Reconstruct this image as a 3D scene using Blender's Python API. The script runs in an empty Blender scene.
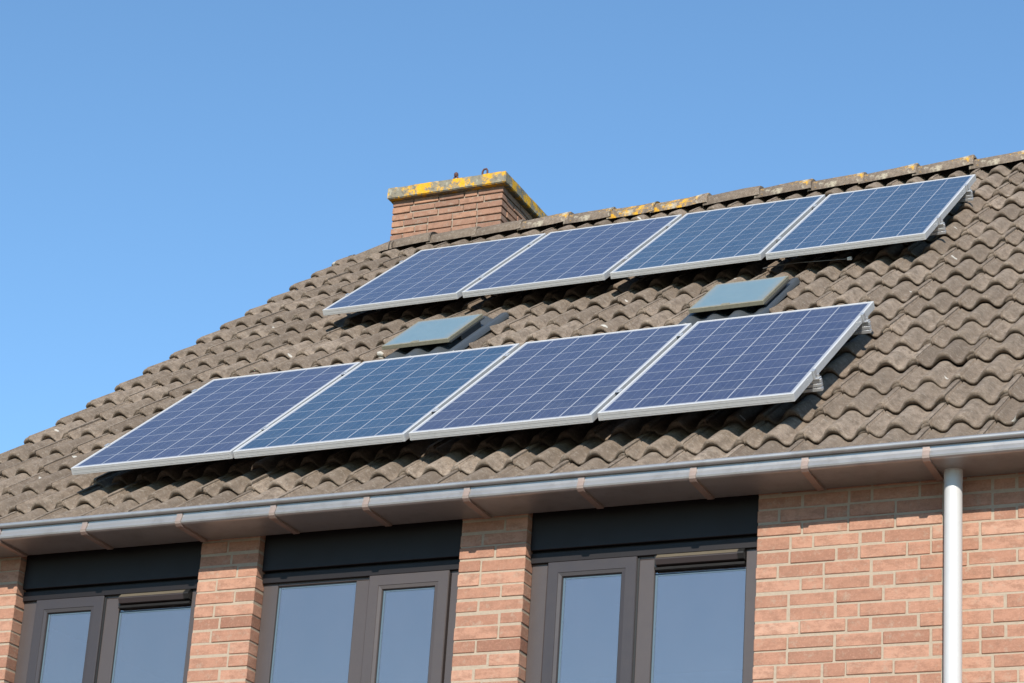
import bpy, bmesh, math, random
from mathutils import Matrix, Vector, noise
rnd = random.Random(7)
sc = bpy.context.scene
COL = sc.collection
GZ = 5.6                                   # height of the roof's reference line above the ground

# ------------------------------------------------------------------ camera
cd = bpy.data.cameras.new('camera'); cam = bpy.data.objects.new('camera', cd); COL.objects.link(cam)
R3 = [(0.9121814886713121, 0.4052011504005543, 0.06113067511042359),
      (0.07427818240360823, -0.3101983712035176, 0.9477656472575385),
      (-0.40299836642870546, 0.8599936035906035, 0.3130548169874453)]
m = Matrix(((R3[0][0], R3[1][0], -R3[2][0], 7.177869), (R3[0][1], R3[1][1], -R3[2][1], -9.508713),
            (R3[0][2], R3[1][2], -R3[2][2], -3.998421 + GZ), (0, 0, 0, 1)))
cam.matrix_world = m
cd.sensor_width = 36; cd.lens = 2294.77 / 1024 * 36
cd.shift_x = -13.8 / 1024; cd.shift_y = 183.5 / 1024
cd.clip_end = 5000
sc.camera = cam

# ------------------------------------------------------------------ sky and sun
EL, AZ = math.radians(31.5), math.radians(17)          # sun stands in front of the house, a little to its right
tosun = Vector((math.sin(AZ) * math.cos(EL), -math.cos(AZ) * math.cos(EL), math.sin(EL)))
w = bpy.data.worlds.new('World'); sc.world = w; w.use_nodes = True
nt = w.node_tree; bg = nt.nodes['Background']
sky = nt.nodes.new('ShaderNodeTexSky'); sky.sky_type = 'NISHITA'; sky.sun_disc = False
sky.sun_elevation = EL; sky.sun_rotation = math.atan2(tosun.x, tosun.y)
sky.air_density = 1.0; sky.dust_density = 0.0; sky.ozone_density = 4.2
wb = nt.nodes.new('ShaderNodeMix'); wb.data_type = 'RGBA'; wb.blend_type = 'MULTIPLY'; wb.inputs[0].default_value = 1
wb.inputs[7].default_value = (.86, 1.0, .99, 1)            # white balance of the sky light
nt.links.new(sky.outputs[0], wb.inputs[6]); nt.links.new(wb.outputs[2], bg.inputs[0]); bg.inputs[1].default_value = 0.138
sd = bpy.data.lights.new('sun', 'SUN'); sd.energy = 4.5; sd.angle = math.radians(.5); sd.color = (1, .925, .82)
so = bpy.data.objects.new('sun', sd); COL.objects.link(so)
so.rotation_euler = tosun.to_track_quat('Z', 'Y').to_euler()
sc.view_settings.view_transform = 'Standard'; sc.view_settings.look = 'None'
sc.view_settings.exposure = 0.6; sc.view_settings.gamma = 1
sc.render.engine = 'CYCLES'

# ------------------------------------------------------------------ material helpers
ALB = .76                                                # overall reflectance level of the surfaces
class N:
    def __init__(s, name):
        s.m = bpy.data.materials.new(name); s.m.use_nodes = True
        s.t = s.m.node_tree; s.b = s.t.nodes['Principled BSDF']; s.co = s.t.nodes.new('ShaderNodeTexCoord')
    def new(s, ty, **k):
        n = s.t.nodes.new(ty)
        for a, v in k.items(): setattr(n, a, v)
        return n
    def lk(s, a, b): s.t.links.new(a, b)
    def noise(s, scale, detail=4, rough=.55, src=None, w=None):
        n = s.new('ShaderNodeTexNoise'); n.inputs['Scale'].default_value = scale
        n.inputs['Detail'].default_value = detail; n.inputs['Roughness'].default_value = rough
        s.lk(src or s.co.outputs['Object'], n.inputs['Vector']); return n.outputs['Fac']
    def mp(s, sc, loc=(0, 0, 0), src=None):
        n = s.new('ShaderNodeMapping'); n.inputs['Scale'].default_value = sc; n.inputs['Location'].default_value = loc
        s.lk(src or s.co.outputs['Object'], n.inputs['Vector']); return n.outputs[0]
    def ramp(s, src, stops):
        n = s.new('ShaderNodeValToRGB'); e = n.color_ramp.elements
        while len(e) < len(stops): e.new(.5)
        for i, (p, c) in enumerate(stops):
            e[i].position = p; e[i].color = (c, c, c, 1) if isinstance(c, (int, float)) else (*c, 1)
        s.lk(src, n.inputs[0]); return n.outputs[0]
    def math(s, op, a, b=None, c=None):
        n = s.new('ShaderNodeMath', operation=op)
        for i, v in enumerate((a, b, c)):
            if v is None: continue
            if isinstance(v, (int, float)): n.inputs[i].default_value = v
            else: s.lk(v, n.inputs[i])
        return n.outputs[0]
    def mix(s, f, a, b, mode='MIX'):
        n = s.new('ShaderNodeMix', data_type='RGBA', blend_type=mode)
        for i, v in ((0, f), (6, a), (7, b)):
            if isinstance(v, (int, float)): n.inputs[i].default_value = v if i == 0 else (v, v, v, 1)
            elif isinstance(v, tuple): n.inputs[i].default_value = (*v, 1)
            else: s.lk(v, n.inputs[i])
        return n.outputs[2]
    def attr(s, name='tint'):
        return s.new('ShaderNodeAttribute', attribute_name=name).outputs['Fac']
    def attrc(s, name='tint'):
        return s.new('ShaderNodeAttribute', attribute_name=name).outputs['Color']
    def bump(s, h, strength=.4, dist=.004):
        n = s.new('ShaderNodeBump'); n.inputs['Strength'].default_value = strength; n.inputs['Distance'].default_value = dist
        s.lk(h, n.inputs['Height']); s.lk(n.outputs[0], s.b.inputs['Normal'])
    def out(s, col=None, rough=None, metal=None, spec=None):
        if col is not None: col = tuple(v * ALB for v in col) if isinstance(col, tuple) else s.mix(1.0, col, (ALB, ALB, ALB), 'MULTIPLY')
        for k, v in (('Base Color', col), ('Roughness', rough), ('Metallic', metal), ('Specular IOR Level', spec)):
            if v is None: continue
            if isinstance(v, tuple): s.b.inputs[k].default_value = (*v, 1)
            elif isinstance(v, (int, float)): s.b.inputs[k].default_value = v
            else: s.lk(v, s.b.inputs[k])
        return s.m

def mat_brick(name, base_lo, base_mid, base_hi, mortar):
    k = N(name); a = k.attr('tint')                       # per-brick value; 2 = mortar
    c = k.ramp(a, [(0, base_lo), (.5, base_mid), (1, base_hi)])
    st = k.noise(13, 6, .75, k.mp((1, 1, 2)))
    c = k.mix(k.ramp(st, [(.44, 0), (.60, .7)]), c, tuple(v * .66 for v in base_mid))
    fine = k.noise(75, 5, .8)
    c = k.mix(k.ramp(fine, [(.5, 0), (.8, .6)]), c, tuple(min(1, v * 1.35 + .03) for v in base_mid))
    mo = k.mix(k.noise(60, 3), tuple(v * .8 for v in mortar), tuple(v * 1.15 for v in mortar))
    smear = k.ramp(k.noise(17, 7, .75), [(.54, 0), (.68, .55)])     # mortar residue
    c = k.mix(smear, c, mortar)
    f = k.math('GREATER_THAN', a, 1.5)
    c = k.mix(f, c, mo)
    k.bump(k.noise(170, 4, .7), .5, .004)
    return k.out(c, .9, spec=.25)

def mat_tile(name='concrete_tile', lichen=0):
    k = N(name); a = k.attr('tint')
    c = k.ramp(a, [(0, (.175, .135, .103)), (.5, (.280, .218, .166)), (1, (.385, .307, .240))])
    big = k.noise(2.2, 5, .7)
    c = k.mix(k.ramp(big, [(.42, 0), (.62, .55)]), c, (.165, .128, .096))
    n1 = k.noise(19, 7, .75, k.mp((1.5, .8, 1.5)))
    c = k.mix(k.ramp(n1, [(.43, 0), (.62, .85)]), c, (.150, .115, .086))
    n2 = k.noise(48, 5, .75, k.mp((1, 1, 1), (3, 7, 1)))
    c = k.mix(k.ramp(n2, [(.52, 0), (.70, .55)]), c, (.46, .405, .34))
    gr = k.noise(260, 2, .6)
    c = k.mix(k.ramp(gr, [(.36, .45), (.54, 0)]), c, (.09, .075, .062))
    # pale crustose lichen and droppings, small separate spots
    vo = k.new('ShaderNodeTexVoronoi'); vo.voronoi_dimensions = '2D'; vo.inputs['Scale'].default_value = 2.1
    vo.inputs['Randomness'].default_value = 1
    wob = k.new('ShaderNodeVectorMath', operation='ADD')
    nn = k.new('ShaderNodeTexNoise'); nn.inputs['Scale'].default_value = 38; k.lk(k.co.outputs['Object'], nn.inputs['Vector'])
    sclv = k.new('ShaderNodeVectorMath', operation='SCALE'); sclv.inputs['Scale'].default_value = .035
    k.lk(nn.outputs['Color'], sclv.inputs[0]); k.lk(k.co.outputs['Object'], wob.inputs[0]); k.lk(sclv.outputs[0], wob.inputs[1])
    k.lk(wob.outputs[0], vo.inputs['Vector'])
    cell = k.new('ShaderNodeSeparateColor'); k.lk(vo.outputs['Color'], cell.inputs[0])
    rad = k.math('MULTIPLY', k.math('GREATER_THAN', cell.outputs[0], .52), k.math('MULTIPLY_ADD', cell.outputs[1], .030, .012))
    spot = k.math('LESS_THAN', vo.outputs['Distance'], rad)
    c = k.mix(k.math('MULTIPLY', spot, .8), c, (.62, .60, .54))
    moss = k.ramp(k.noise(6, 6, .75, k.mp((1, 1, 1), (1, 2, 9))), [(.66, 0), (.74, .4)])
    c = k.mix(moss, c, (.20, .165, .085))
    if lichen:
        f = k.ramp(k.noise(14, 7, .72, k.mp((1, 1, 1), (4, 4, 4 + lichen))), [(.51, 0), (.60, .95)] if lichen == 1 else [(.565, 0), (.66, .9)])
        c = k.mix(f, c, k.mix(k.noise(70, 3), (.66, .30, .015), (.88, .52, .05)))
        f2 = k.ramp(k.noise(13, 5, .6, k.mp((1, 1, 1), (9, 1, 4))), [(.56, 0), (.64, .6)])
        c = k.mix(f2, c, (.62, .56, .42))
    h = k.math('ADD', k.math('MULTIPLY', n1, .5), k.math('MULTIPLY', gr, .35))
    k.bump(h, .7, .008)
    return k.out(c, .93, spec=.2)

def mat_plain(name, col, rough, metal=0, var=.12, scale=12, bump=0, spec=None, lo=None):
    k = N(name); n = k.noise(scale, 5, .65)
    c = k.mix(n, tuple(v * (1 - var) for v in col), tuple(min(1, v * (1 + var)) for v in col))
    if lo: c = k.mix(k.ramp(k.noise(scale * 2.3, 5, .7, k.mp((1, 1, 1), (5, 5, 5))), [(.5, 0), (.7, 1)]), c, lo)
    if bump: k.bump(k.noise(scale * 8, 3), bump, .003)
    r = k.math('MULTIPLY_ADD', k.noise(scale * 1.7, 3), .18, rough - .09)
    return k.out(c, r, metal, spec)

def mat_cells(name, blue, vary, shift):
    """Polycrystalline cells 6 x 10 on a white backsheet behind glass, in the panel's own metres."""
    k = N(name); sp = k.new('ShaderNodeSeparateXYZ'); k.lk(k.co.outputs['Object'], sp.inputs[0])
    px, ox, py, oy = .1585, (.992 - 6 * .1585) / 2, .1590, (1.65 - 10 * .1590) / 2
    u = k.math('DIVIDE', k.math('SUBTRACT', sp.outputs[0], ox), px)
    v = k.math('DIVIDE', k.math('SUBTRACT', sp.outputs[1], oy), py)
    fu, fv = k.math('FRACT', u), k.math('FRACT', v)
    def band(f, w): return k.math('LESS_THAN', k.math('ABSOLUTE', k.math('SUBTRACT', f, .5)), .5 - w)
    inside = k.math('MULTIPLY', band(fu, .020), band(fv, .014))
    for val, mx in ((u, 6), (v, 10)):
        inside = k.math('MULTIPLY', inside, k.math('GREATER_THAN', val, 0)); inside = k.math('MULTIPLY', inside, k.math('LESS_THAN', val, mx))
    cmb = k.new('ShaderNodeCombineXYZ'); k.lk(k.math('FLOOR', u), cmb.inputs[0]); k.lk(k.math('FLOOR', v), cmb.inputs[1]); cmb.inputs[2].default_value = shift
    wn = k.new('ShaderNodeTexWhiteNoise', noise_dimensions='3D'); k.lk(cmb.outputs[0], wn.inputs[0])
    vo = k.new('ShaderNodeTexVoronoi'); vo.inputs['Scale'].default_value = 55; k.lk(k.co.outputs['Object'], vo.inputs['Vector'])
    g = k.new('ShaderNodeSeparateColor'); k.lk(vo.outputs['Color'], g.inputs[0])
    t = k.math('ADD', k.math('MULTIPLY', wn.outputs[0], .45), k.math('MULTIPLY', g.outputs[0], .35))
    t = k.math('ADD', t, k.math('MULTIPLY', k.noise(1.6, 3, .5, k.mp((1, 1, 1), (shift * 3.7, 0, 0))), .3))
    cc = k.mix(t, tuple(x * (1 - vary) for x in blue), tuple(x * (1 + vary) for x in blue))
    bus = None
    for p in (.2, .5, .8):                                 # bus bars run up the slope
        b = k.math('LESS_THAN', k.math('ABSOLUTE', k.math('SUBTRACT', fu, p)), .006)
        bus = b if bus is None else k.math('MAXIMUM', bus, b)
    cc = k.mix(k.math('MULTIPLY', bus, .35), cc, (.42, .44, .48))
    c = k.mix(inside, (.47, .47, .49), cc)
    dirt = k.noise(7, 6, .7, k.mp((1, 1, 1), (shift, 2, 0)))
    c = k.mix(k.ramp(dirt, [(.35, .0), (.8, .14)]), c, (.38, .38, .36))
    k.b.inputs['Coat Weight'].default_value = .9; k.b.inputs['Coat Roughness'].default_value = .07; k.b.inputs['Coat IOR'].default_value = 1.45
    return k.out(c, .4, spec=.5)

def mat_glass_reflect(name, tint, refl, body):
    """Coated double glazing: part mirror, part see-through on to a dark room."""
    k = N(name); t = k.t
    gl = k.new('ShaderNodeBsdfGlossy'); gl.inputs['Color'].default_value = (*tint, 1); gl.inputs['Roughness'].default_value = .015
    tr = k.new('ShaderNodeBsdfTransparent'); tr.inputs['Color'].default_value = (*body, 1)
    lw = k.new('ShaderNodeLayerWeight'); lw.inputs['Blend'].default_value = .25
    f = k.math('MULTIPLY_ADD', lw.outputs['Fresnel'], .6, refl)
    bp = k.new('ShaderNodeBump'); bp.inputs['Strength'].default_value = .16; bp.inputs['Distance'].default_value = .02
    k.lk(k.noise(1.3, 2), bp.inputs['Height']); k.lk(bp.outputs[0], gl.inputs['Normal'])
    df = k.new('ShaderNodeBsdfDiffuse'); df.inputs['Color'].default_value = (.50, .46, .50, 1)   # pale haze painted in to flatten the reflected sky's gradient
    md = k.new('ShaderNodeMixShader'); k.lk(k.math('MULTIPLY_ADD', k.noise(3.5, 5, .6), .05, .065), md.inputs[0]); k.lk(tr.outputs[0], md.inputs[1]); k.lk(df.outputs[0], md.inputs[2])
    mx = k.new('ShaderNodeMixShader'); k.lk(f, mx.inputs[0]); k.lk(md.outputs[0], mx.inputs[1]); k.lk(gl.outputs[0], mx.inputs[2])
    k.lk(mx.outputs[0], t.nodes['Material Output'].inputs['Surface']); return k.m

def mat_cap():
    k = N('lichen_concrete')
    c = k.mix(k.noise(16, 6, .7), (.19, .17, .125), (.36, .33, .26))
    c = k.mix(k.ramp(k.noise(30, 5, .7, k.mp((1, 1, 1), (2, 2, 2))), [(.52, 0), (.66, .7)]), c, (.11, .10, .08))
    c = k.mix(k.ramp(k.noise(17, 5, .6, k.mp((1, 1, 1), (7, 2, 2))), [(.58, 0), (.66, .7)]), c, (.52, .49, .38))
    n = k.noise(10.5, 7, .72, k.mp((1, 1, 1), (1.3, 4.4, .7)))
    f = k.ramp(n, [(.50, 0), (.565, 1)])
    c = k.mix(f, c, k.mix(k.noise(60, 4), (.62, .27, .012), (.95, .58, .06)))
    k.bump(k.noise(90, 4, .7), .7, .006)
    return k.out(c, .92, spec=.2)

def mat_skyglass():
    k = N('weathered_skylight_glass'); sp = k.new('ShaderNodeSeparateXYZ'); k.lk(k.co.outputs['Object'], sp.inputs[0])
    # algae and dust gathered along the rim
    ex = k.math('SUBTRACT', .225, k.math('ABSOLUTE', k.math('SUBTRACT', sp.outputs[0], .225)))
    ey = k.math('SUBTRACT', .28, k.math('ABSOLUTE', k.math('SUBTRACT', sp.outputs[1], .28)))
    e = k.math('MINIMUM', ex, ey)
    e = k.math('ADD', e, k.math('MULTIPLY', k.math('SUBTRACT', k.noise(22, 5, .7), .5), .06))
    rim = k.ramp(e, [(.016, .85), (.06, 0)])
    c = k.mix(k.noise(9, 5, .7), (.20, .30, .295), (.29, .39, .38))
    c = k.mix(rim, c, (.36, .37, .29))
    k.b.inputs['Coat Weight'].default_value = 1; k.b.inputs['Coat Roughness'].default_value = .08; k.b.inputs['Coat IOR'].default_value = 1.9
    return k.out(c, .3, spec=.6)

def mat_ground():
    k = N('clay_paving'); br = k.new('ShaderNodeTexBrick'); k.lk(k.co.outputs['Object'], br.inputs['Vector'])
    br.inputs['Scale'].default_value = 4.5
    br.inputs['Color1'].default_value = (.19, .095, .065, 1); br.inputs['Color2'].default_value = (.25, .13, .09, 1)
    br.inputs['Mortar'].default_value = (.12, .11, .09, 1); br.inputs['Mortar Size'].default_value = .012
    c = k.mix(k.ramp(k.noise(.8, 5), [(.4, 0), (.7, .5)]), br.outputs[0], (.17, .15, .12))
    return k.out(c, .9)
def mat_grass():
    k = N('lawn'); c = k.mix(k.noise(3, 6, .7), (.035, .06, .015), (.075, .10, .03)); k.bump(k.noise(60, 3), .8, .02)
    return k.out(c, .95)

M = dict(
    brick=mat_brick('wall_brick', (.30, .148, .100), (.475, .250, .168), (.61, .365, .260), (.46, .375, .285)),
    chbrick=mat_brick('chimney_brick', (.22, .125, .09), (.385, .215, .145), (.52, .28, .17), (.40, .34, .27)),
    tile=mat_tile(), ridge_l1=mat_tile('lichen_ridge_tile', 1), ridge_l2=mat_tile('lichen_ridge_tile_pale', 3),
    deck=mat_plain('roof_underlay', (.02, .018, .017), .9),
    alu=mat_plain('brushed_aluminium', (.60, .605, .605), .48, .06, .06, 20, lo=(.54, .54, .53)),
    aluclamp=mat_plain('cast_aluminium', (.72, .73, .74), .3, .6, .05, 20),
    zinc=mat_plain('zinc_gutter', (.47, .465, .46), .36, .60, .10, 4, lo=(.38, .37, .36)),
    zincb=mat_plain('galvanised_strap', (.45, .345, .295), .45, .5, .12, 14),
    pipe=mat_plain('zinc_downpipe', (.66, .66, .65), .48, .10, .06, 7),
    board=mat_plain('anthracite_board', (.014, .011, .012), .5, 0, .08, 5, spec=.3),
    frame=mat_plain('umber_grey_frame', (.078, .063, .060), .42, 0, .06, 9),
    sash=mat_plain('umber_grey_sash', (.048, .039, .040), .40, 0, .06, 9),
    gasket=mat_plain('black_rubber', (.01, .01, .01), .5),
    vent=mat_plain('vent_highlight_beige', (.20, .17, .125), .4, .3, .08, 14),  # pale tone that paints the highlight on the vent's top edge
    hatch=mat_plain('dark_grey_kerb', (.045, .05, .055), .45, 0, .1, 10),
    flash=mat_plain('slate_grey_flashing', (.055, .063, .07), .42, 0, .12, 9, spec=.7),
    hatchrim=mat_plain('weathered_rim', (.27, .25, .185), .55, .1, .2, 18, lo=(.20, .19, .13)),
    skyglass=mat_skyglass(), cap=mat_cap(),
    rust=mat_plain('rusty_iron', (.12, .055, .045), .8, .2, .3, 40),
    glass=mat_glass_reflect('coated_window_glass', (.90, .80, .76), .24, (.55, .58, .62)),
    spacer=mat_plain('spacer_bar_reflection', (.11, .16, .20), .3, .1, .03, 4, spec=.6),  # blue of the double reflection at the pane edge put into the bar's colour
    white=mat_plain('white_plastic', (.75, .75, .75), .4), cable=mat_plain('grey_cable', (.14, .14, .14), .5),
    room=mat_plain('dim_plaster', (.28, .27, .26), .9), wood=mat_plain('stained_wood', (.10, .07, .05), .7, 0, .2, 10),
    mortar=mat_plain('shaded_ridge_mortar', (.045, .04, .036), .95, 0, .2, 10),  # near black, so the shade of the void under the caps is in the colour
    ground=mat_ground(), grass=mat_grass(), lead=mat_plain('lead_flashing', (.16, .165, .175), .55, .3, .1, 8),
)

# ------------------------------------------------------------------ object helpers
WM = {}
class MB:
    def __init__(s): s.v = []; s.f = []; s.t = []; s.cur = .5; s.sm = []
    def add(s, vs, fs, smooth=False):
        n = len(s.v); s.v += [tuple(p) for p in vs]; s.t += [s.cur] * len(vs)
        s.f += [tuple(i + n for i in f) for f in fs]; s.sm += [smooth] * len(fs)
    def box(s, x0, x1, y0, y1, z0, z1, b=0):
        if b <= 0:
            s.add([(x, y, z) for x in (x0, x1) for y in (y0, y1) for z in (z0, z1)],
                  [(0, 1, 3, 2), (4, 6, 7, 5), (0, 4, 5, 1), (2, 3, 7, 6), (0, 2, 6, 4), (1, 5, 7, 3)]); return
        bm = bmesh.new(); bmesh.ops.create_cube(bm, size=1)
        for v in bm.verts: v.co = ((x0 + x1) / 2 + v.co.x * (x1 - x0), (y0 + y1) / 2 + v.co.y * (y1 - y0), (z0 + z1) / 2 + v.co.z * (z1 - z0))
        bmesh.ops.bevel(bm, geom=bm.edges[:], offset=b, segments=1, affect='EDGES')
        bm.verts.index_update()
        s.add([v.co[:] for v in bm.verts], [[v.index for v in f.verts] for f in bm.faces]); bm.free()
    def tube(s, pts, r, n=10, cap=True):
        pts = [Vector(p) for p in pts]; rings = []; up = None
        for i, p in enumerate(pts):
            d = (pts[min(i + 1, len(pts) - 1)] - pts[max(i - 1, 0)]).normalized()
            if up is None: up = Vector((0, 0, 1)) if abs(d.z) < .9 else Vector((1, 0, 0))
            a = d.cross(up).normalized(); up = a.cross(d).normalized()
            rr = r[i] if isinstance(r, (list, tuple)) else r
            rings.append([p + (a * math.cos(6.28318530718 * k / n) + up * math.sin(6.28318530718 * k / n)) * rr for k in range(n)])
        vs = [v for q in rings for v in q]; fs = []
        for i in range(len(pts) - 1):
            for k in range(n): fs.append((i * n + k, i * n + (k + 1) % n, (i + 1) * n + (k + 1) % n, (i + 1) * n + k))
        s.add(vs, fs, True)
        if cap: s.add(rings[0], [tuple(range(n))]); s.add(rings[-1], [tuple(range(n))])
    def prof(s, pts, x0, x1, smooth=False, closed=True):
        """extrude a (y, z) outline along x"""
        n = len(pts); vs = [(x, y, z) for x in (x0, x1) for y, z in pts]
        fs = [(i, (i + 1) % n, n + (i + 1) % n, n + i) for i in range(n if closed else n - 1)]
        s.add(vs, fs, smooth)
        if closed: s.add(vs[:n], [tuple(range(n))]); s.add(vs[n:], [tuple(range(n))])
    def build(s, name, mat, parent=None, W=None, origin=None, world_coords=True):
        """mesh vertices are given in the frame W (default: world); origin moves the object's origin"""
        me = bpy.data.meshes.new(name)
        T = Matrix.Translation(Vector(origin)) if origin is not None else Matrix.Identity(4)
        Ti = T.inverted()
        me.from_pydata([Ti @ Vector(v) for v in s.v], [], s.f)
        bm = bmesh.new(); bm.from_mesh(me); bmesh.ops.recalc_face_normals(bm, faces=bm.faces[:]); bm.to_mesh(me); bm.free()
        me.polygons.foreach_set('use_smooth', s.sm)
        a = me.attributes.new('tint', 'FLOAT', 'POINT'); a.data.foreach_set('value', s.t)
        me.materials.append(mat); me.update()
        o = bpy.data.objects.new(name, me); COL.objects.link(o)
        mw = (W or Matrix.Identity(4)) @ T; place(o, mw, parent); return o
def place(o, mw, parent):
    WM[o.name] = mw.copy()
    if parent: o.parent = parent; o.matrix_local = WM[parent.name].inverted() @ mw
    else: o.matrix_world = mw
def thing(name, label, cat, mw, group=None):
    o = bpy.data.objects.new(name, None); COL.objects.link(o); o.empty_display_size = .2; place(o, mw, None); tag(o, label, cat, group); return o
def tag(o, label, cat, group=None):
    o['label'] = label; o['category'] = cat
    if group: o['group'] = group
    return o
def struct(o): o['kind'] = 'structure'; return o
def grid(nu, nv): return [(j * nu + i, j * nu + i + 1, (j + 1) * nu + i + 1, (j + 1) * nu + i) for j in range(nv - 1) for i in range(nu - 1)]

TL = Matrix.Translation
BASE = TL((0, 0, GZ))                                      # house reference frame: z = 0 at the roof's reference line
TH = 0.6699; DC, DS = math.cos(TH), math.sin(TH)
ROOF = BASE @ Matrix(((1, 0, 0, 0), (0, DC, -DS, 0), (0, DS, DC, 0), (0, 0, 0, 1)))   # (x, s up slope, h off the slope)
YR = 4.83                                                   # ridge
REAR = TL((0, 2 * YR, 0)) @ BASE @ Matrix(((1, 0, 0, 0), (0, -1, 0, 0), (0, 0, 1, 0), (0, 0, 0, 1))) @ Matrix(((1, 0, 0, 0), (0, DC, -DS, 0), (0, DS, DC, 0), (0, 0, 0, 1)))
XL, XR = -1.10, 8.60                                        # gable walls
YW, YB = -.10, 2 * YR + .10                                 # front and rear wall faces

# ------------------------------------------------------------------ ground
g = MB(); g.add([(-600, -600, -.004), (600, -600, -.004), (600, 600, -.004), (-600, 600, -.004)], [(0, 1, 2, 3)])
struct(g.build('ground', M['grass']))
g = MB(); g.box(-16, 24, -17, -.12, -.05, .03); struct(g.build('pavement', M['ground']))

# ------------------------------------------------------------------ house
house = thing('brick_house', 'two-storey brick house with a brown concrete tiled roof carrying solar panels', 'house', TL((3.75, 4.74, 0)))

def bricks(mb, x0, x1, z0, z1, face, depth, sign, axis='x', pitch=.0668, hb=.0572, joint=.0097, rec=.003, L=.2065, Hd=.098, patterns=None, body=True, chaos=.003):
    """wild bond brickwork; face = coordinate of the outer face, sign = direction into the wall"""
    def put(a0, a1, c0, c1, f, d, tint, b=0):
        mb.cur = tint; lo, hi = sorted((f, f + sign * d))
        if axis == 'x': mb.box(a0, a1, lo, hi, c0, c1, b)
        else: mb.box(lo, hi, a0, a1, c0, c1, b)
    n = int(math.floor((z1 - z0) / pitch + 1e-6))
    last = None
    for i in range(n):
        zt = z1 - i * pitch; zb = zt - hb
        if patterns:
            seq = None
            while seq is None or seq == last: seq = rnd.choice(patterns)
            last = seq; tot = sum(seq) + joint * (len(seq) - 1); x = x0 - .0 ; sc_ = (x1 - x0 - joint * (len(seq) - 1)) / sum(seq)
            seq = [q * sc_ for q in seq]
        else:
            seq = []; x = x0; rem = x1 - x0
            first = rnd.choice([L, Hd, L * .74, L])
            seq.append(first); rem -= first + joint; prevH = first == Hd
            while rem > L + joint + Hd:
                q = Hd if (rnd.random() < .2 and not prevH) else L
                prevH = q == Hd; seq.append(q); rem -= q + joint
            if rem > L * 1.02: seq += [(rem - joint) / 2] * 2
            elif rem > .02: seq.append(rem)
        for q in seq:
            e = rnd.uniform(-chaos, chaos); jx = rnd.uniform(-.0015, .0015)
            put(x + jx, x + q + jx, zb + rnd.uniform(-chaos, chaos), zt + rnd.uniform(-chaos, chaos), face + sign * e, depth, min(1, max(0, rnd.gauss(.5, .21))), .003)
            x += q + joint
    if body: put(x0 + rec, x1 - rec, z0, z1, face + sign * rec, depth - 2 * rec, 2.0)

ZT = -.37 + GZ; HS = GZ
def zz(v): return v + GZ
wall = MB()
openings = [(-.162, .957), (1.300, 2.428), (2.778, 3.930)]
ZS = zz(-2.15)                                              # sill level
PAT = [(.0985, .2), (.2, .0985), (.14, .165), (.165, .14), (.1, .2), (.2, .1)]
x = XL
piers = [(XL, -.162), (.957, 1.300), (2.428, 2.778), (3.930, XR)]
zwin_top = zz(-.40)
npc = int((zwin_top - ZS) / .0668); ZSn = zwin_top - npc * .0668
for a, b in piers:
    bricks(wall, a, b, ZSn, zwin_top, YW, .10, 1, patterns=PAT if (b - a) < .5 else None)
bricks(wall, XL, XR, ZSn - int(ZSn / .0668) * .0668, ZSn, YW, .10, 1)
# rear wall, gables and inner shell
bm_ = wall
bm_.cur = .45
bm_.box(XL, XR, YB - .2, YB, 0, zz(-.40))
for gx in (XL, XR - .12):
    vs = []
    for X in (gx, gx + .12):
        for (Y, Z) in ((YW + .1, 0), (YB, 0), (YB, zz(-.42)), (YR, zz(3.42)), (YW + .1, zz(-.42))): vs.append((X, Y, Z))
    bm_.add(vs, [(0, 1, 2, 3, 4), (5, 6, 7, 8, 9), (0, 1, 6, 5), (1, 2, 7, 6), (2, 3, 8, 7), (3, 4, 9, 8), (4, 0, 5, 9)])
wall.build('wall', M['brick'], house, origin=(3.75, YW, 0))
rm = MB(); rm.box(XL + .15, XR - .15, 3.0, 3.05, 2.7, zz(-.42)); rm.box(XL + .15, XR - .15, .05, 3.0, 2.6, 2.7)
rm.box(XL + .15, XR - .15, .16, 3.0, zz(-.47), zz(-.42)); rm.build('room_lining', M['room'], house, origin=(3.75, 2, 2.7))

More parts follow.
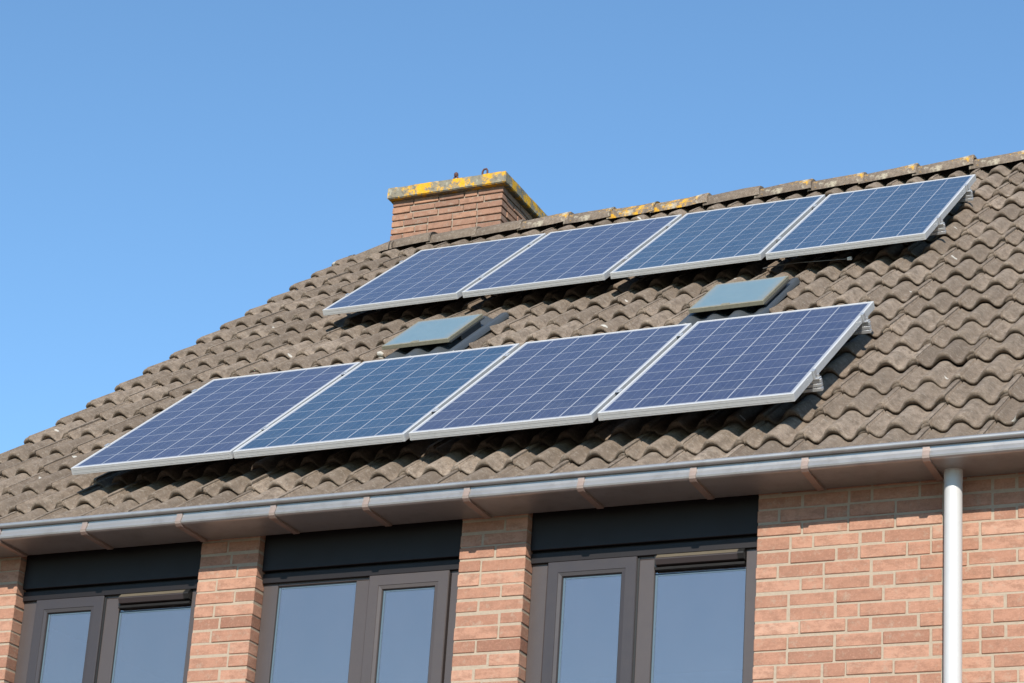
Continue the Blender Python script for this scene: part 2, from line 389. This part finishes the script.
# --- tiled roof
TW, GA, TK, AMP = .2945, .365, .031, .040
SEAM0 = 4.690
HC = -.140                                                   # crest height of the tiles below the panels' surface
def wave(x):
    """two rolls per tile: a broad barrel and a slightly lower, narrower one that carries the side lap"""
    t_ = abs((x / (TW / 2) + .5) % 1 - .5) * 2
    if round(x / (TW / 2)) % 2: return AMP * (.5 + .5 * math.cos(math.pi * min(1, 1.10 * t_ ** 1.35)))
    return .84 * AMP * (.5 + .5 * math.cos(math.pi * min(1, 1.16 * t_ ** 1.15)))
XV0, XV1 = -1.235, 8.75
def tile_sheet(mb, s_first, nrow, seed, flip=False):
    R = random.Random(seed)
    c0 = math.floor((XV0 - SEAM0) / TW) ; c1 = math.ceil((XV1 - SEAM0) / TW)
    NU = 33
    for r in range(nrow):
        s0 = s_first + r * GA
        for c in range(c0, c1):
            xo = SEAM0 + c * TW
            if xo < XV0 - .05 or xo > XV1: continue
            mb.cur = min(1, max(0, R.gauss(.5, .22)))
            dz, ds, tw, tl = R.uniform(-.003, .004), R.uniform(-.009, .009), R.uniform(-.014, .014), R.uniform(-.008, .008)
            us = sorted([-.030 + (TW + .030 + .012) * i / (NU - 5) for i in range(NU - 4)] + [.0125, .0145, .0205, .0225])
            S = [(.024, -TK), (.004, -TK * .66), (.001, -.006), (.010, 0), (.14, 0), (.28, 0), (GA + .04, 0)]
            if r == 0: S = [(q[0] + .090, q[1]) for q in S[:4]] + S[4:]      # eave course, cut short over the gutter
            if r == nrow - 1: S[-1] = (GA - .02, 0)
            vs = []
            for (sv, dh) in S:
                for u in us:
                    h = wave(u) - (AMP + TK)
                    if u < .012: h -= .010 * min(1, (.012 - u) / .004)
                    if u > TW - .05: h += .0045 * min(1, (u - TW + .05) / .03)
                    if .0135 < u < .0215: h -= .010
                    ku = .70 + .55 * wave(u) / AMP                      # rolls lap high over the tile below, troughs sit close
                    h += TK * ku * (1 - sv / GA) + dh * ku + dz + tw * (u - TW / 2) + tl * sv * .5
                    n = noise.noise(Vector((xo + u, s0 + sv, seed)) * 14) * .0022 + noise.noise(Vector((xo + u, s0 + sv, seed + 3)) * 55) * .001
                    vs.append((xo + u, s0 + sv + ds + (noise.noise(Vector((xo + u, s0, 9)) * 40) * .004 if sv < .02 else 0), HC + h + n))
            mb.add(vs, grid(NU, len(S)), True)
            e = [vs[(k + 1) * NU - 1] for k in range(len(S))]            # right edge, standing proud of the next tile
            e2 = [(p[0], p[1], p[2] - .012) for p in e]
            mb.add(e + e2, [(k, k + 1, len(S) + k + 1, len(S) + k) for k in range(1, len(S) - 1)])
            L = [vs[i] for i in range(NU)]; L2 = [(p[0], p[1] + .30, p[2] + .0) for p in L]
            if r == 0: mb.add(L + L2, [(i, i + 1, NU + i + 1, NU + i) for i in range(NU - 1)])
roof = MB()
roof.cur = .5
tiles_front = MB(); tile_sheet(tiles_front, -.512, 18, 3)
rear = MB(); tile_sheet(rear, -.530, 18, 11)
# add the rear slope to the same covering, expressed in the front slope's frame
conv = ROOF.inverted() @ REAR
n0 = len(tiles_front.v)
tiles_front.v += [tuple(conv @ Vector(p)) for p in rear.v]; tiles_front.t += rear.t
tiles_front.f += [tuple(i + n0 for i in f) for f in rear.f]; tiles_front.sm += rear.sm
roof_o = tiles_front.build('roof', M['tile'], house, W=ROOF, origin=(3.75, 3, HC))
dk = MB()
for W_ in (Matrix.Identity(4), conv):
    b = MB(); b.box(XV0 + .10, XV1 - .04, -.43, 6.02, HC - .115, HC - .085); dk.add([tuple(W_ @ Vector(p)) for p in b.v], b.f)
dk.build('roof_deck', M['deck'], roof_o, W=ROOF, origin=(3.75, 3, HC - .1))
for xa in (XV0 + .02, XV1 - .06):
    for W_ in (ROOF, REAR):
        b = MB(); b.box(xa, xa + .03, -.30, 5.86, HC - .25, HC - .085)
        b.build('bargeboard', M['wood'], roof_o, W=W_, origin=(xa, 3, HC - .15))

# ridge tiles
def ridge_mesh(mb, L=.43, ra=1.0, rb=1.10):
    """angular half-round cap, taller at its right end where it laps over the next one"""
    n = 15; prof_ = []
    for i in range(n):
        a = math.pi * i / (n - 1); y = -math.cos(a) * .135; z = (math.sin(a) ** .8) * .118 - .060
        prof_.append((y, z))
    xs = [0, .004, .30, .37, .385, L - .006, L]; sc_ = [.97 * ra, ra, 1.0 if ra < 1 else 1.03, 1.04, 1.045, 1.05, 1.02]
    vs = []
    for x_, k in zip(xs, sc_):
        for (y, z) in prof_:
            n_ = noise.noise(Vector((x_ * 9 + mb.cur * 50, y * 14, z * 14))) * .009
            vs.append((x_, y * k, (z + .060) * k - .060 + n_))
    mb.add(vs, grid(n, len(xs)), True)
    for idx in (0, len(xs) - 1):
        o = vs[idx * n:(idx + 1) * n]; i_ = [(p[0], p[1] * .86, p[2] - .016) for p in o]
        mb.add(o + i_, [(k, k + 1, n + k + 1, n + k) for k in range(n - 1)])
RX = []
lips = [-1.12, -.80, -.456, -.07, .312, .696, 1.047, 1.39, 1.804, 2.202, 2.597, 2.976, 3.365, 3.767]
while lips[-1] < 8.7: lips.append(lips[-1] + .388)
lich = {6: 'ridge_l1', 7: 'ridge_l1', 5: 'ridge_l2', 9: 'ridge_l2', 12: 'ridge_l2', 13: 'ridge_l2', 10: 'ridge_l2', 4: 'ridge_l2', 15: 'ridge_l2', 11: 'ridge_l2'}
for i in range(len(lips) - 1):
    mb = MB(); mb.cur = rnd.uniform(.35, .8); L = lips[i + 1] - lips[i] + .035
    ridge_mesh(mb, L, .55 if i == 0 else 1)
    mt = lich.get(i, 'tile')
    tilt = math.radians(2.4) ; Wm = TL((lips[i] - .03, YR + rnd.uniform(-.004, .004), zz(3.593 - (.012 if i == 0 else 0)) + rnd.uniform(-.006, .006))) @ Matrix.Rotation(-tilt + rnd.uniform(-.02, .02), 4, 'Y') @ Matrix.Rotation(rnd.uniform(-.02, .02), 4, 'Z')
    o = mb.build('ridge_tile', M[mt], roof_o, W=Wm)
    if i in (6, 7): o['label'] = 'ridge tile patched with orange yellow lichen'
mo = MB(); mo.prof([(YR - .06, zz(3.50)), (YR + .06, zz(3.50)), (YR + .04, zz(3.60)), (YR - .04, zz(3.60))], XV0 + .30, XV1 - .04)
mo.build('shaded_ridge_bedding', M['mortar'], roof_o, origin=(3.75, YR, zz(3.5)))  # dark filler painting the shaded void beneath the ridge caps

# --- chimney
CX0, CX1, CY0, CY1, CT = -.978, -.012, 5.015, 5.94, zz(4.117)
ch = MB(); zb0 = zz(3.05); CPI = .0600; npz = int((CT - zb0) / CPI)
kw = dict(rec=.014, chaos=.003, pitch=CPI, hb=.0475)
CP = [(.1, .2, .2, .2, .2), (.2, .2, .2, .2, .1), (.15, .2, .2, .2, .15), (.2, .1, .2, .2, .2), (.17, .2, .2, .1, .2)]
bricks(ch, CX0, CX1, CT - npz * CPI, CT, CY0, .1, 1, patterns=CP, body=False, **kw)
bricks(ch, CX0, CX1, CT - npz * CPI, CT, CY1, .1, -1, patterns=CP, body=False, **kw)
SP = [(.2, .2, .2), (.1, .2, .2, .1), (.15, .2, .2)]
bricks(ch, CY0 + .105, CY1 - .105, CT - npz * CPI, CT, CX1, .1, -1, axis='y', patterns=SP, body=False, **kw)
bricks(ch, CY0 + .105, CY1 - .105, CT - npz * CPI, CT, CX0, .1, 1, axis='y', patterns=SP, body=False, **kw)
ch.cur = 2.0; ch.box(CX0 + .013, CX1 - .013, CY0 + .013, CY1 - .013, zb0, CT + .006)
cho = ch.build('chimney', M['chbrick'], house, origin=((CX0 + CX1) / 2, (CY0 + CY1) / 2, zb0))
bm = bmesh.new(); bmesh.ops.create_cube(bm, size=1)
for v in bm.verts: v.co = (-.488 + v.co.x * 1.04, 5.47 + v.co.y * 1.02, zz(4.166) + v.co.z * .096)
bmesh.ops.bevel(bm, geom=bm.edges[:], offset=.006, segments=2, affect='EDGES')
bmesh.ops.subdivide_edges(bm, edges=[e for e in bm.edges if e.calc_length() > .3], cuts=40, use_grid_fill=True)
bm.verts.ensure_lookup_table()
for v in bm.verts: v.co += Vector((noise.noise(v.co * 9), noise.noise(v.co * 9 + Vector((5, 5, 5))), noise.noise(v.co * 11 + Vector((9, 1, 3))))) * .004
bm.verts.index_update(); cp = MB(); cp.add([v.co[:] for v in bm.verts], [[v.index for v in f.verts] for f in bm.faces]); bm.free()
capo = cp.build('chimney_cap', M['cap'], cho, origin=(-.488, 5.47, zz(4.166)))
capo['label'] = 'concrete chimney cap spotted with yellow lichen'
for bx, r_, hgt in ((-.452, .012, .106), (-.197, .008, .098)):
    b = MB(); y = 5.055
    z0_ = zz(4.212)
    if bx < -.3:
        b.tube([(bx - .024, y, z0_), (bx - .014, y, z0_ + .060), (bx - .004, y, z0_ + .078)], .008, 8)
        b.tube([(bx + .026, y, z0_), (bx + .014, y, z0_ + .060), (bx + .004, y, z0_ + .078)], .008, 8)
        b.tube([(bx, y, z0_ + .066), (bx, y, z0_ + .078), (bx, y, z0_ + .094), (bx, y, z0_ + .104)], [.011, .018, .017, .008], 12)
    else: b.tube([(bx - .026, y, z0_), (bx - .022, y, z0_ + .078), (bx - .012, y, z0_ + .094), (bx + .010, y, z0_ + .096), (bx + .019, y, z0_ + .080), (bx + .022, y, z0_)], r_, 10)
    b.build('iron_lug', M['rust'], cho, origin=(bx, y, zz(4.212)))
fl = MB()
fl.prof([(CY1 + .02, zz(3.0)), (CY1 + .024, zz(3.0)), (CY1 + .024, zz(3.12)), (CY1 + .02, zz(3.12))], CX0 - .03, CX1 + .03)
fl.build('lead_flashing', M['lead'], cho, origin=(-.44, CY1, zz(3.0)))

# --- gutter
gx0, gx1 = XV0 + .02, XV1 - .02
gp = []                                                       # outline (y, z) of sheet metal, outer then inner
ccy, ccz, cr = -.388, -.4435, .0125
for k in range(9): a = math.radians(200 - k * 47 + 60); gp.append((ccy + cr * math.cos(a), ccz + cr * math.sin(a)))
outer = [(-.1035, -.41), (-.1035, -.518), (-.354, -.518), (-.364, -.5165), (-.3715, -.511), (-.374, -.503), (-.364, -.480), (-.362, -.470), (-.3625, -.452)]
inner = [(-.3605, -.452), (-.3600, -.470), (-.362, -.480), (-.3715, -.502), (-.368, -.510), (-.352, -.5155), (-.106, -.5155), (-.106, -.41)]
gu = MB()
def sheet(mb, pts, x0, x1, sm):
    vs = [(X, p[0], zz(p[1])) for X in (x0, x1) for p in pts]; n = len(pts)
    mb.add(vs, [(i, i + 1, n + i + 1, n + i) for i in range(n - 1)], sm)
x_ = gx0
segs = [gx0, 1.93, 4.86, gx1]
for a, b in zip(segs[:-1], segs[1:]):
    sheet(gu, outer, a, b, False); sheet(gu, inner, a, b, False)
    gu.tube([(a, ccy + .014, zz(ccz)), (b, ccy + .014, zz(ccz))], .0135, 14)
for gxe in (gx0, gx1): gu.box(gxe - .002, gxe + .002, -.368, -.1035, zz(-.5175), zz(-.42))
guo = gu.build('gutter', M['zinc'], house, origin=(3.75, -.24, zz(-.5)))
brx = [-.12, .418, .985, 1.524, 2.041, 2.576, 3.161, 3.71, 4.235, 4.781]
while brx[-1] < 8.3: brx.append(brx[-1] + .55)
brx.insert(0, -.68)
for bx in brx:
    b = MB(); wd = .016
    o_ = [(-.3685, -.458), (-.3685, -.479), (-.3795, -.503), (-.3765, -.516), (-.364, -.5270), (-.350, -.5285), (-.125, -.5320), (-.118, -.526)]
    i_ = [(-.3655, -.458), (-.3655, -.4785), (-.3765, -.503), (-.3735, -.512), (-.362, -.5185), (-.350, -.5187), (-.125, -.5187), (-.118, -.5187)]
    pts = o_ + i_[::-1]
    b.prof([(p[0], zz(p[1])) for p in pts], bx - wd, bx + wd)
    b.box(bx - .012, bx + .012, -.3665, -.3660, zz(-.47), zz(-.455))
    b.build('gutter_bracket', M['zincb'], guo, origin=(bx, -.24, zz(-.51)))

# --- downpipe
px, py, pr = 4.857, -.195, .0395
dp = MB()
dp.tube([(px, py, .05), (px, py, zz(-.6)), (px, py, zz(-.518))], pr, 32, False)
dp.tube([(px, py, zz(-.575)), (px, py, zz(-.518))], pr + .0015, 32, False)
dpo = dp.build('downpipe', M['pipe'], house, origin=(px, py, 0))
for z_ in (1.2, 2.9):
    b = MB(); b.tube([(px, py, z_), (px, py, z_ + .03)], pr + .004, 32); b.box(px - .01, px + .01, py, YW + .002, z_, z_ + .03)
    b.build('pipe_clip', M['zincb'], dpo, origin=(px, py, z_))

# --- windows
YF = -.022                                                    # outer face of the fixed frame
def bar(mb, x0, x1, z0, z1, y0, y1, b=.003): mb.box(x0, x1, y0, y1, z0, z1, b)
def ring(mb, x0, x1, z0, z1, w_, y0, y1, step=None):
    """mitred frame: outer rectangle, width w_, with a stepped face"""
    def rect(d): return [(x0 + d, z0 + d), (x1 - d, z0 + d), (x1 - d, z1 - d), (x0 + d, z1 - d)]
    prof_ = [(0, y1), (0, y0 + .004), (.004, y0), (w_ * .72, y0), (w_ * .74, y0 + .0025), (w_ - .003, y0 + .005), (w_, y0 + .010), (w_, y1)]
    vs = []
    for dd, yy in prof_:
        for (X, Z) in rect(dd): vs.append((X, yy, Z))
    n = len(prof_); fs = []
    for i in range(n):
        j = (i + 1) % n
        for k in range(4): fs.append((i * 4 + k, i * 4 + (k + 1) % 4, j * 4 + (k + 1) % 4, j * 4 + k))
    mb.add(vs, fs)
def window(x0, x1, x_m0, x_m1, sash_side, vent):
    """fixed frame with mullion x_m0..x_m1, an opening sash on one side, fixed pane on the other"""
    zt, zb = zz(-.735), ZSn + .02
    wt = MB(); fw = .075
    bar(wt, x0 + .002, x0 + .085, zb, zt, YF, YF + .07); bar(wt, x1 - .075, x1 - .002, zb, zt, YF, YF + .07)
    bar(wt, x_m0, x_m1, zb, zt - .03, YF + .0005, YF + .07)
    bar(wt, x0 + .085, x1 - .075, zt - .03, zt, YF + .001, YF + .07); bar(wt, x0 + .085, x1 - .075, zb, zb + .07, YF + .001, YF + .07)
    win = thing_child('window', (x0, YF, zb), house)
    wt.build('window_frame', M['frame'], win, origin=(x0, YF, zb))
    zt2 = zt - .030
    if sash_side == 'left': s0, s1, p0, p1 = x0 + .090, x_m0 - .002, x_m1, x1 - .075
    else: s0, s1, p0, p1 = x_m1 + .001, x1 - .080, x0 + .085, x_m0
    sh = MB(); ring(sh, s0, s1, zb + .05, zt + -.012, .077, YF - .016, YF + .05)
    sh.build('sash', M['sash'] if sash_side == 'left' else M['frame'], win, origin=(s0, YF, zb))
    gk = MB(); gk.box(s1, s1 + .010, YF - .004, YF + .02, zb + .04, zt - .02); gk.box(s0, s1, YF - .004, YF + .02, zt - .012, zt - .0075)
    if sash_side == 'left': gk.build('seal', M['gasket'], win, origin=(s1, YF, zb))
    def pane(a, b, z0, z1, y):
        g_ = MB(); g_.box(a - .008, b + .008, y, y + .004, z0 - .008, z1 + .008)
        g_.build('pane', M['glass'], win, origin=(a, y, z0))
        h_ = MB(); h_.box(a, a + .003, y - .004, y - .0005, z0, z1); h_.box(b - .003, b, y - .004, y - .0005, z0, z1)
        h_.box(a + .003, b - .003, y - .004, y - .0005, z1 - .003, z1)
        h_.build('glazing_seal', M['gasket'], win, origin=(a, y, z0))
        h_ = MB(); h_.box(a + .003, a + .013, y - .0015, y - .0004, z0, z1 - .003); h_.box(a + .017, b - .003, y - .0015, y - .0004, z1 - .010, z1 - .003)
        h_.build('spacer_bar', M['spacer'], win, origin=(a, y, z0))
    pane(s0 + .077, s1 - .077, zb + .127, zt - .089, YF + .001)
    top = zt2 - (.072 if vent else 0.002)
    pane(p0, p1, zb + .07, top, YF + .012)
    if vent:
        v_ = MB(); a, b = p0 + .002, p1 - .002; zt3 = zt - .014
        pr_ = [(YF + .04, zt3), (YF - .012, zt3), (YF - .034, zt3 - .022), (YF - .036, zt3 - .030), (YF - .024, zt3 - .052), (YF + .0, zt3 - .056), (YF + .04, zt3 - .06)]
        v_.prof(pr_, a + .012, b - .03)
        v_.build('ventilation_grille', M['sash'], win, origin=(a, YF, zt3))
        t_ = MB(); t_.prof([(YF - .010, zt3 + .0005), (YF - .0345, zt3 - .0215), (YF - .036, zt3 - .0225), (YF - .011, zt3 + .002)], a + .014, b - .032); t_.build('vent_highlight_strip', M['vent'], win, origin=(a, YF, zt3))  # beige strip stands in for the highlight along the grille's top
        e_ = MB(); e_.prof([(p[0] - .002, p[1] + .001) for p in pr_], b - .03, b); e_.prof([(YF + .04, zt3 - .061), (YF - .010, zt3 - .0605), (YF - .018, zt3 - .075), (YF + .04, zt3 - .078)], a + .005, b - .001)
        e_.box(a, a + .012, YF - .01, YF + .03, zt3 - .06, zt3)
        e_.build('grille_end_cap', M['gasket'], win, origin=(b, YF, zt3))
    return win
def thing_child(name, loc, parent):
    o = bpy.data.objects.new(name, None); COL.objects.link(o); o.empty_display_size = .1; place(o, TL(loc), parent); return o
window(-.162, .957, .355, .443, 'left', True)
window(1.300, 2.428, 1.830, 1.908, 'right', False)
window(2.778, 3.930, 3.325, 3.407, 'left', True)
for a, b in openings:
    f_ = MB(); f_.box(a + .002, b - .002, -.052, .02, zz(-.688), zz(-.38), .002)
    f_.build('fascia_board', M['board'], house, origin=(a, -.05, zz(-.69)))
    f_ = MB(); f_.box(a + .002, b - .002, -.040, .02, zz(-.750), zz(-.700), .002)
    f_.box(a + .002, b - .002, -.020, .02, zz(-.702), zz(-.684))
    f_.build('head_board', M['board'], house, origin=(a, -.05, zz(-.75)))
    s_ = MB(); s_.prof([(-.17, ZSn - .03), (-.17, ZSn - .005), (.05, ZSn + .015), (.05, ZSn - .03)], a + .003, b - .003)
    s_.build('window_sill', M['lead'], house, origin=(a, -.1, ZSn))

# --- skylights (roof hatches)
def skylight(x0, s0, seamx, label):
    W_, L_ = .455, .565; H_ = -.086
    sk = bpy.data.objects.new('skylight', None); COL.objects.link(sk); place(sk, ROOF @ TL((x0, s0, HC)), house)
    sk['label'] = label
    fr = ROOF @ TL((x0, s0, H_))
    tiltm = fr
    g_ = MB(); g_.box(.012, W_ - .012, .014, L_ - .012, -.004, .0015); g_.build('pane', M['skyglass'], sk, W=tiltm)
    r_ = MB()
    r_.box(0, W_, 0, .014, -.024, .002, .002); r_.box(0, W_, L_ - .012, L_, -.022, .002, .002)
    r_.box(0, .012, .014, L_ - .012, -.022, .002, .002); r_.box(W_ - .012, W_, .014, L_ - .012, -.022, .002, .002)
    r_.box(W_ / 2 - .03, W_ / 2 + .02, .004, .03, .001, .006, .002)
    r_.build('lid_rim', M['hatchrim'], sk, W=tiltm)
    k_ = MB(); k_.box(.022, W_ - .012, .22, L_ - .03, -.16, -.0225, .004); k_.box(W_ - .012, W_ + .006, .02, L_ + .004, -.030, -.0225)
    k_.build('kerb', M['hatch'], sk, W=tiltm)
    fl = MB(); NU = 60; xa, xb = seamx - .22, seamx + .325
    sa, sb = s0 - .14, 3.085
    S = [(0, -.014), (0, 0), (.01, .002), (.35, .002), (sb - sa, -.004)]
    vs = []
    for sv, dh in S:
        for i in range(NU):
            X = xa + (xb - xa) * i / (NU - 1); ed = .022 if i in (0, NU - 1) else 0
            vs.append((X, sa + sv, HC + wave(X - SEAM0) * .8 - AMP + .3 * TK + .010 + dh - ed))
    fl.add(vs, grid(NU, len(S)), True)
    fl.build('corrugated_flashing', M['flash'], sk, W=ROOF, origin=(x0, s0, HC))
skylight(.782, 2.345, 1.01, 'roof hatch above the second panel of the lower row')
skylight(2.778, 2.355, 2.923, 'roof hatch to the right, above the gap between the third and fourth lower panels')

# ------------------------------------------------------------------ solar panels
PW, PH = .992, 1.65
def frame_mesh():
    mb = MB(); w_ = .011
    mb.box(0, PW, 0, w_, -.040, 0, .0012); mb.box(0, PW, PH - w_, PH, -.040, 0, .0012)
    mb.box(0, w_, w_, PH - w_, -.040, 0, .0012); mb.box(PW - w_, PW, w_, PH - w_, -.040, 0, .0012)
    for a, b in ((0, PW),): 
        mb.box(a + .012, b - .012, -.0008, .004, -.0135, -.012); mb.box(a + .012, b - .012, -.0008, .004, -.030, -.0285)
    return mb
panels = [  # x, s, h, rot, tint, row, label
    (0.0126, -0.0104, 0, 0.0109, (.046, .045, .090), 0, 'leftmost solar panel of the lower row, violet blue cells, low left corner of the roof'),
    (1.0209, -0.0048, 0, 0.0059, (.026, .058, .108), 1, 'second solar panel of the lower row, brighter blue, below the left skylight'),
    (2.0377, 0.0074, 0, -0.0021, (.044, .045, .090), 2, 'third solar panel of the lower row, between the bright blue panel and the rightmost one'),
    (3.0555, 0.0232, 0, -0.0033, (.041, .042, .092), 3, 'rightmost solar panel of the lower row, its clamps showing at the free right edge'),
    (-.0980, 3.3240, -.0204, -.0020, (.046, .050, .096), 4, 'leftmost solar panel of the upper row, just below the chimney'),
    (.9290, 3.3300, -.0204, -.0010, (.046, .048, .094), 5, 'second solar panel of the upper row, violet blue, right of the one below the chimney'),
    (1.9600, 3.3345, -.0204, .0020, (.032, .062, .108), 6, 'third solar panel of the upper row, paler blue, left of the rightmost one'),
    (2.9890, 3.3199, -.0204, .0035, (.030, .060, .112), 7, 'rightmost solar panel of the upper row, highest on the roof near the ridge'),
]
fm = None
for (x0, s0, h0, ro, tint, i, lab) in panels:
    Wp = ROOF @ TL((x0, s0, h0)) @ Matrix.Rotation(ro, 4, 'Z')
    t = thing('solar_panel', lab, 'solar panel', Wp, 'solar panels in two rows on the tiled roof')
    if fm is None: fo = frame_mesh().build('frame', M['alu'], t, W=Wp); fm = fo.data
    else:
        fo = bpy.data.objects.new('frame', fm); COL.objects.link(fo); place(fo, Wp, t)
    c_ = MB(); c_.box(.0108, PW - .0108, .0108, PH - .0108, -.0065, -.0018)
    c_.build('cell_sheet', mat_cells('solar_cells_%d' % i, tint, .20, i * 7.3 + 1), t, W=Wp)

# ------------------------------------------------------------------ mounting rails
gapsL = [(1.0127, 1.001), (2.0253, 2.020), (3.0426, 3.0405)]
def rail(s, h0, x0, x1, gaps, endx, s_rel, label):
    Wr = ROOF @ TL((x0, s, h0))
    t = thing('mounting_rail', label, 'mounting rail', Wr, 'aluminium rails carrying the solar panels')
    b = MB(); L = x1 - x0
    for dz in (0, -.021, -.042): b.box(0, L, -.014, .014, -.0595 + dz, -.0415 + dz, .002)
    b.box(0, L, -.010, .010, -.063, -.059)
    b.build('rail', M['aluclamp'], t, W=Wr)
    for gx in gaps:
        c = MB(); c.box(gx - x0 - .007, gx - x0 + .007, -.022, .022, -.041, -.012); c.box(gx - x0 - .013, gx - x0 + .013, -.024, .024, .0015, .0045, .001); c.tube([(gx - x0, 0, .004), (gx - x0, 0, .009)], .006, 8)
        c.build('mid_clamp', M['aluclamp'], t, W=Wr)
    for ex, sg in ((endx[0], -1), (endx[1], 1)):
        e = ex - x0
        c = MB(); a0, a1 = sorted((e + sg * .0015, e + sg * .011)); c.box(a0, a1, -.020, .020, -.041, .004, .001)
        a0, a1 = sorted((e - sg * .007, e + sg * .011)); c.box(a0, a1, -.020, .020, .0015, .005, .001)
        a0, a1 = sorted((e + sg * .011, e + sg * .030)); c.box(a0, a1, -.020, .020, -.041, -.034, .001)
        c.tube([(e + sg * .021, 0, -.036), (e + sg * .021, 0, -.018)], .007, 8)
        c.build('end_clamp', M['aluclamp'], t, W=Wr)
    n = 5
    for k in range(n):
        hx = L * (k + .3) / (n + .3)
        xw = x0 + hx; kk = round((xw - SEAM0 - TW / 4) / (TW / 2)); hx = SEAM0 + TW / 4 + kk * TW / 2 - x0
        c = MB(); c.box(hx - .015, hx + .015, -.012 + .024, .10, -.1090, -.1045, .001); c.box(hx - .015, hx + .015, 0.012, .018, -.1045, -.080); c.box(hx - .015, hx + .015, 0.094, .10, -.15, -.1092)
        c.box(hx - .015, hx + .015, .100, .36, -.155, -.149)
        c.build('roof_hook', M['aluclamp'], t, W=Wr)
def xr(p, s):  # left and right frame edge of a panel at slope position s
    return p[0] - (s - p[1]) * math.sin(p[3])
P_ = panels
for s_, row, lab in ((.385, 0, 'lowest aluminium rail, under the lower row of solar panels nearest the gutter'),
                     (1.405, 0, 'upper aluminium rail under the lower row of solar panels, nearer the skylights'),
                     (3.72, 4, 'lower aluminium rail under the upper row of solar panels'),
                     (4.63, 4, 'topmost aluminium rail, under the upper row of solar panels near the ridge')):
    ps = P_[row:row + 4]; e0 = xr(ps[0], s_); e1 = xr(ps[3], s_) + PW
    gs = [(xr(ps[k], s_) + PW + xr(ps[k + 1], s_)) / 2 for k in range(3)]
    rail(s_, ps[0][2], e0 - .030, e1 + .034, gs, (e0, e1), 0, lab)

# loose cable end lying on the tiles below the upper row
cb = MB(); W_c = ROOF
pts = []
for k in range(25):
    t_ = k / 24; X = 2.93 + .56 * t_; S_ = 3.40 - .035 * t_ + .012 * math.sin(t_ * 7)
    pts.append((X, S_, HC + .012 + .012 * math.sin(t_ * math.pi) - .03 * (1 - t_) * 0))
cb.tube(pts, .0028, 6); X, S_, h_ = pts[-1]
co_ = cb.build('cable', M['cable'], None, W=ROOF, origin=pts[0])
tag(co_, 'thin grey cable sagging across the tiles under the upper right solar panels', 'cable')
cc_ = MB(); cc_.box(X - .014, X + .014, S_ - .010, S_ + .010, h_ - .008, h_ + .012, .003); cc_.build('connector', M['white'], co_, W=ROOF, origin=(X, S_, h_))
